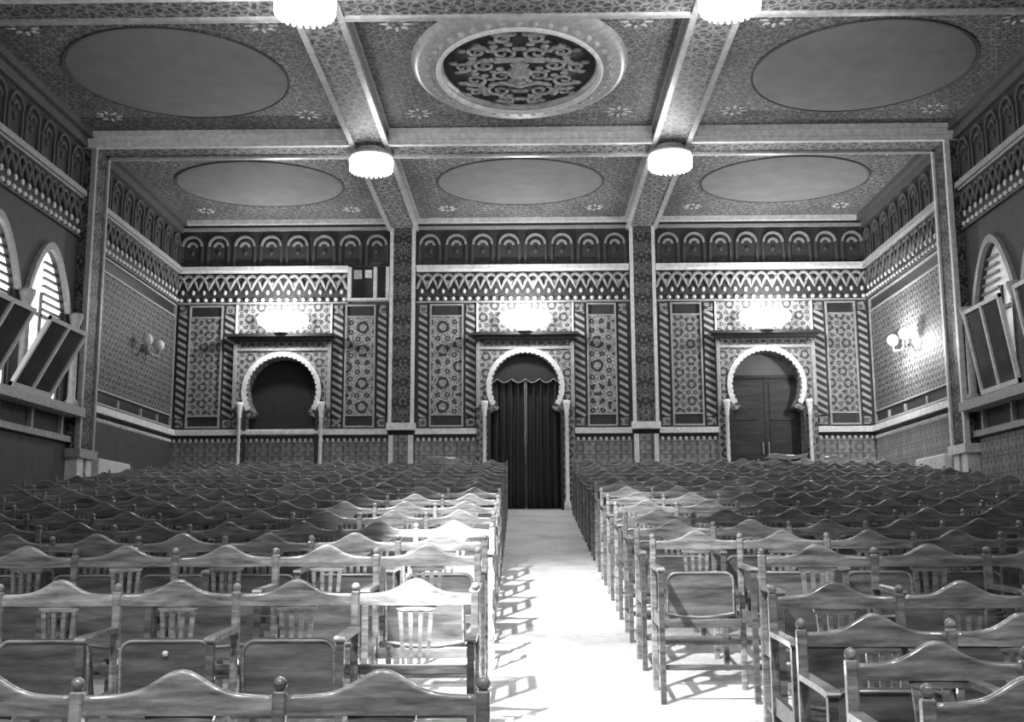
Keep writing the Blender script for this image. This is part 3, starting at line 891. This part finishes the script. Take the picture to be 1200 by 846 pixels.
ORD = ['first', 'second', 'third', 'fourth', 'fifth', 'sixth', 'seventh', 'eighth', 'ninth', 'tenth', 'eleventh', 'twelfth',
       'thirteenth', 'fourteenth', 'fifteenth', 'sixteenth', 'seventeenth', 'eighteenth', 'nineteenth']
far = [7.53 + (18.2 - 7.53) * i / 12 for i in range(1, 13)]
# distance, place of the row's aisle end, width of a seat, how many seats the frame shows
LROWS = [(2.87, -.118, .51, 3), (4.75, -.228, .503, 5), (5.67, -.26, .51, 6), (6.58, -.26, .51, 7), (7.53, -.25, .51, 7)]
RROWS = [(2.75, .945, .51, 1), (3.35, .935, .51, 2), (3.92, .93, .51, 2), (4.62, .985, .515, 3), (5.55, 1.14, .55, 3), (6.62, .725, .51, 5), (7.53, .72, .51, 6)]
for i, d in enumerate(far):
    LROWS.append((d, -.26 - .10 * (i + 1) / 12, .505, min(11, int(math.ceil(.477 * d / .51 - .3)))))
    RROWS.append((d, .72, .505, min(10, int(math.ceil((.447 * d - .72) / .51)))))
rr = random.Random(11)
DOWN = {('L', 1, 0), ('L', 8, 3), ('R', 9, 4), ('R', 12, 6), ('L', 11, 6), ('L', 14, 2)}
NCH = 0
for side, rows in (('L', LROWS), ('R', RROWS)):
    nm = 'left' if side == 'L' else 'right'
    for ri, (d, xe, w, n) in enumerate(rows):
        last = ri == len(rows) - 1
        for k in range(n):
            sgn = -1 if side == 'L' else 1
            x = xe + sgn * w * (k + .5)
            two = (side == 'L' and k == 0) or (side == 'R' and k == n - 1)
            down = (side, ri, k) in DOWN
            row = 'back row' if last else 'frontmost row' if ri == 0 else '%s row from front' % ORD[ri]
            pos = 'at the aisle end' if k == 0 else '%s from aisle' % ORD[k]
            lead = 'seat-down wooden chair' if down else 'wooden chair'
            label = '%s %s of aisle, %s, %s' % (lead, nm, row, pos)
            y = d
            add_chair(x, y, w / W, two, down, d < 10.5, label, 'wooden theatre chairs %s of the aisle' % nm, 0.0, badge=(side == 'L' and ri == 1 and k == 2))
            NCH += 1
print('CHAIRS', NCH)

# ------------------------------------------------------------------ papers left on the chair backs
def paper(x, y, z, sx, sy, rz, label, seed):
    rr = random.Random(seed); n = 6; vs, fs = [], []
    for j in range(n + 1):
        for i in range(n + 1):
            u, v = i / n - .5, j / n - .5
            vs.append((u * sx, v * sy, .025 * math.sin(u * 7 + seed) * math.cos(v * 5) + .01 * rr.random()))
    for j in range(n):
        for i in range(n): fs.append((j*(n+1)+i, j*(n+1)+i+1, (j+1)*(n+1)+i+1, (j+1)*(n+1)+i))
    m = MB(); m.add(vs, fs, True); o = m.build('paper_sheet', 'paper'); o.location = (x, y, z); o.rotation_euler = (math.radians(-14), 0, rz)
    s = o.modifiers.new('thickness', 'SOLIDIFY'); s.thickness = .003
    return tag(o, label, 'paper')
paper(4.0, far[-2], floor_z(far[-2]) + .955, .62, .20, .1, 'crumpled white sheet lying on chair tops near the right doorway', 1)
paper(4.72, far[-2], floor_z(far[-2]) + .94, .26, .16, -.2, 'small white sheet on chair tops beneath the right rear panel', 4)
paper(-1.35, far[-2], floor_z(far[-2]) + .955, .55, .14, .5, 'narrow white sheet on chair tops left of the curtained doorway', 6)

# ------------------------------------------------------------------ added unseen spots, world, camera
def spot(name, loc, target, power, angle, blend, radius):
    l = bpy.data.lights.new(name, 'SPOT'); l.energy = power; l.spot_size = math.radians(angle); l.spot_blend = blend; l.shadow_soft_size = radius
    o = bpy.data.objects.new(name, l); COL.objects.link(o); o.location = loc
    o.rotation_euler = (Vector(target) - Vector(loc)).to_track_quat('-Z', 'Y').to_euler(); return o
spot('added_spot', (-1.9, 4.0, ZC - .35), (-.50, 7.2, H - .1), 42000, 11, 1.0, .06)  # added spot without a fixture, makes the bright patch on the left chairs
spot('added_spot', (-1.9, 2.2, ZC - .35), (-.46, 5.0, H - .05), 22000, 9, 1.0, .06)  # second added spot, carries that patch to the nearer rows
spot('added_spot', (-2.5, 2.5, ZC - .35), (.60, 6.8, .6), 5200, 28, 1.0, .1)  # added spot brightening the near aisle floor
for x, p in ((-2.4, 1300), (0.0, 1100), (2.4, 550)): spot('added_spot', (x, .2, ZC - .5), (x, 3.6, H - .3), p, 52, 1.0, .2)  # added front light for the nearest rows
spot('added_spot', (-2.4, 4.5, ZC - .35), (.30, 10.2, 1.1), 7500, 27, 1.0, .1)  # added spot brightening the aisle further back

wd = bpy.data.worlds.new('world'); SC.world = wd; wd.use_nodes = True
wd.node_tree.nodes['Background'].inputs[0].default_value = (1, 1, 1, 1)
wd.node_tree.nodes['Background'].inputs[1].default_value = 0.04

cam = bpy.data.cameras.new('camera'); co = bpy.data.objects.new('camera', cam); COL.objects.link(co)
cam.sensor_width = 36.0; cam.lens = 1300 / 1200 * 36.0; cam.clip_end = 100
pitch, yaw, roll = .16339, .0147, -.00436
f = Vector((-math.sin(yaw) * math.cos(pitch), math.cos(yaw) * math.cos(pitch), math.sin(pitch)))
r = Vector((math.cos(yaw), math.sin(yaw), 0)); u = r.cross(f)
r2 = r * math.cos(roll) + u * math.sin(roll); u2 = -r * math.sin(roll) + u * math.cos(roll)
co.matrix_world = Matrix(((r2.x, u2.x, -f.x, 0), (r2.y, u2.y, -f.y, 0), (r2.z, u2.z, -f.z, H), (0, 0, 0, 1)))
SC.camera = co
SC.view_settings.view_transform = 'Standard'; SC.view_settings.look = 'None'
SC.view_settings.gamma = 1.0; SC.view_settings.use_curve_mapping = False
SC.view_settings.exposure = 0.0
SC.cycles.use_denoising = True
SC.cycles.max_bounces = 6
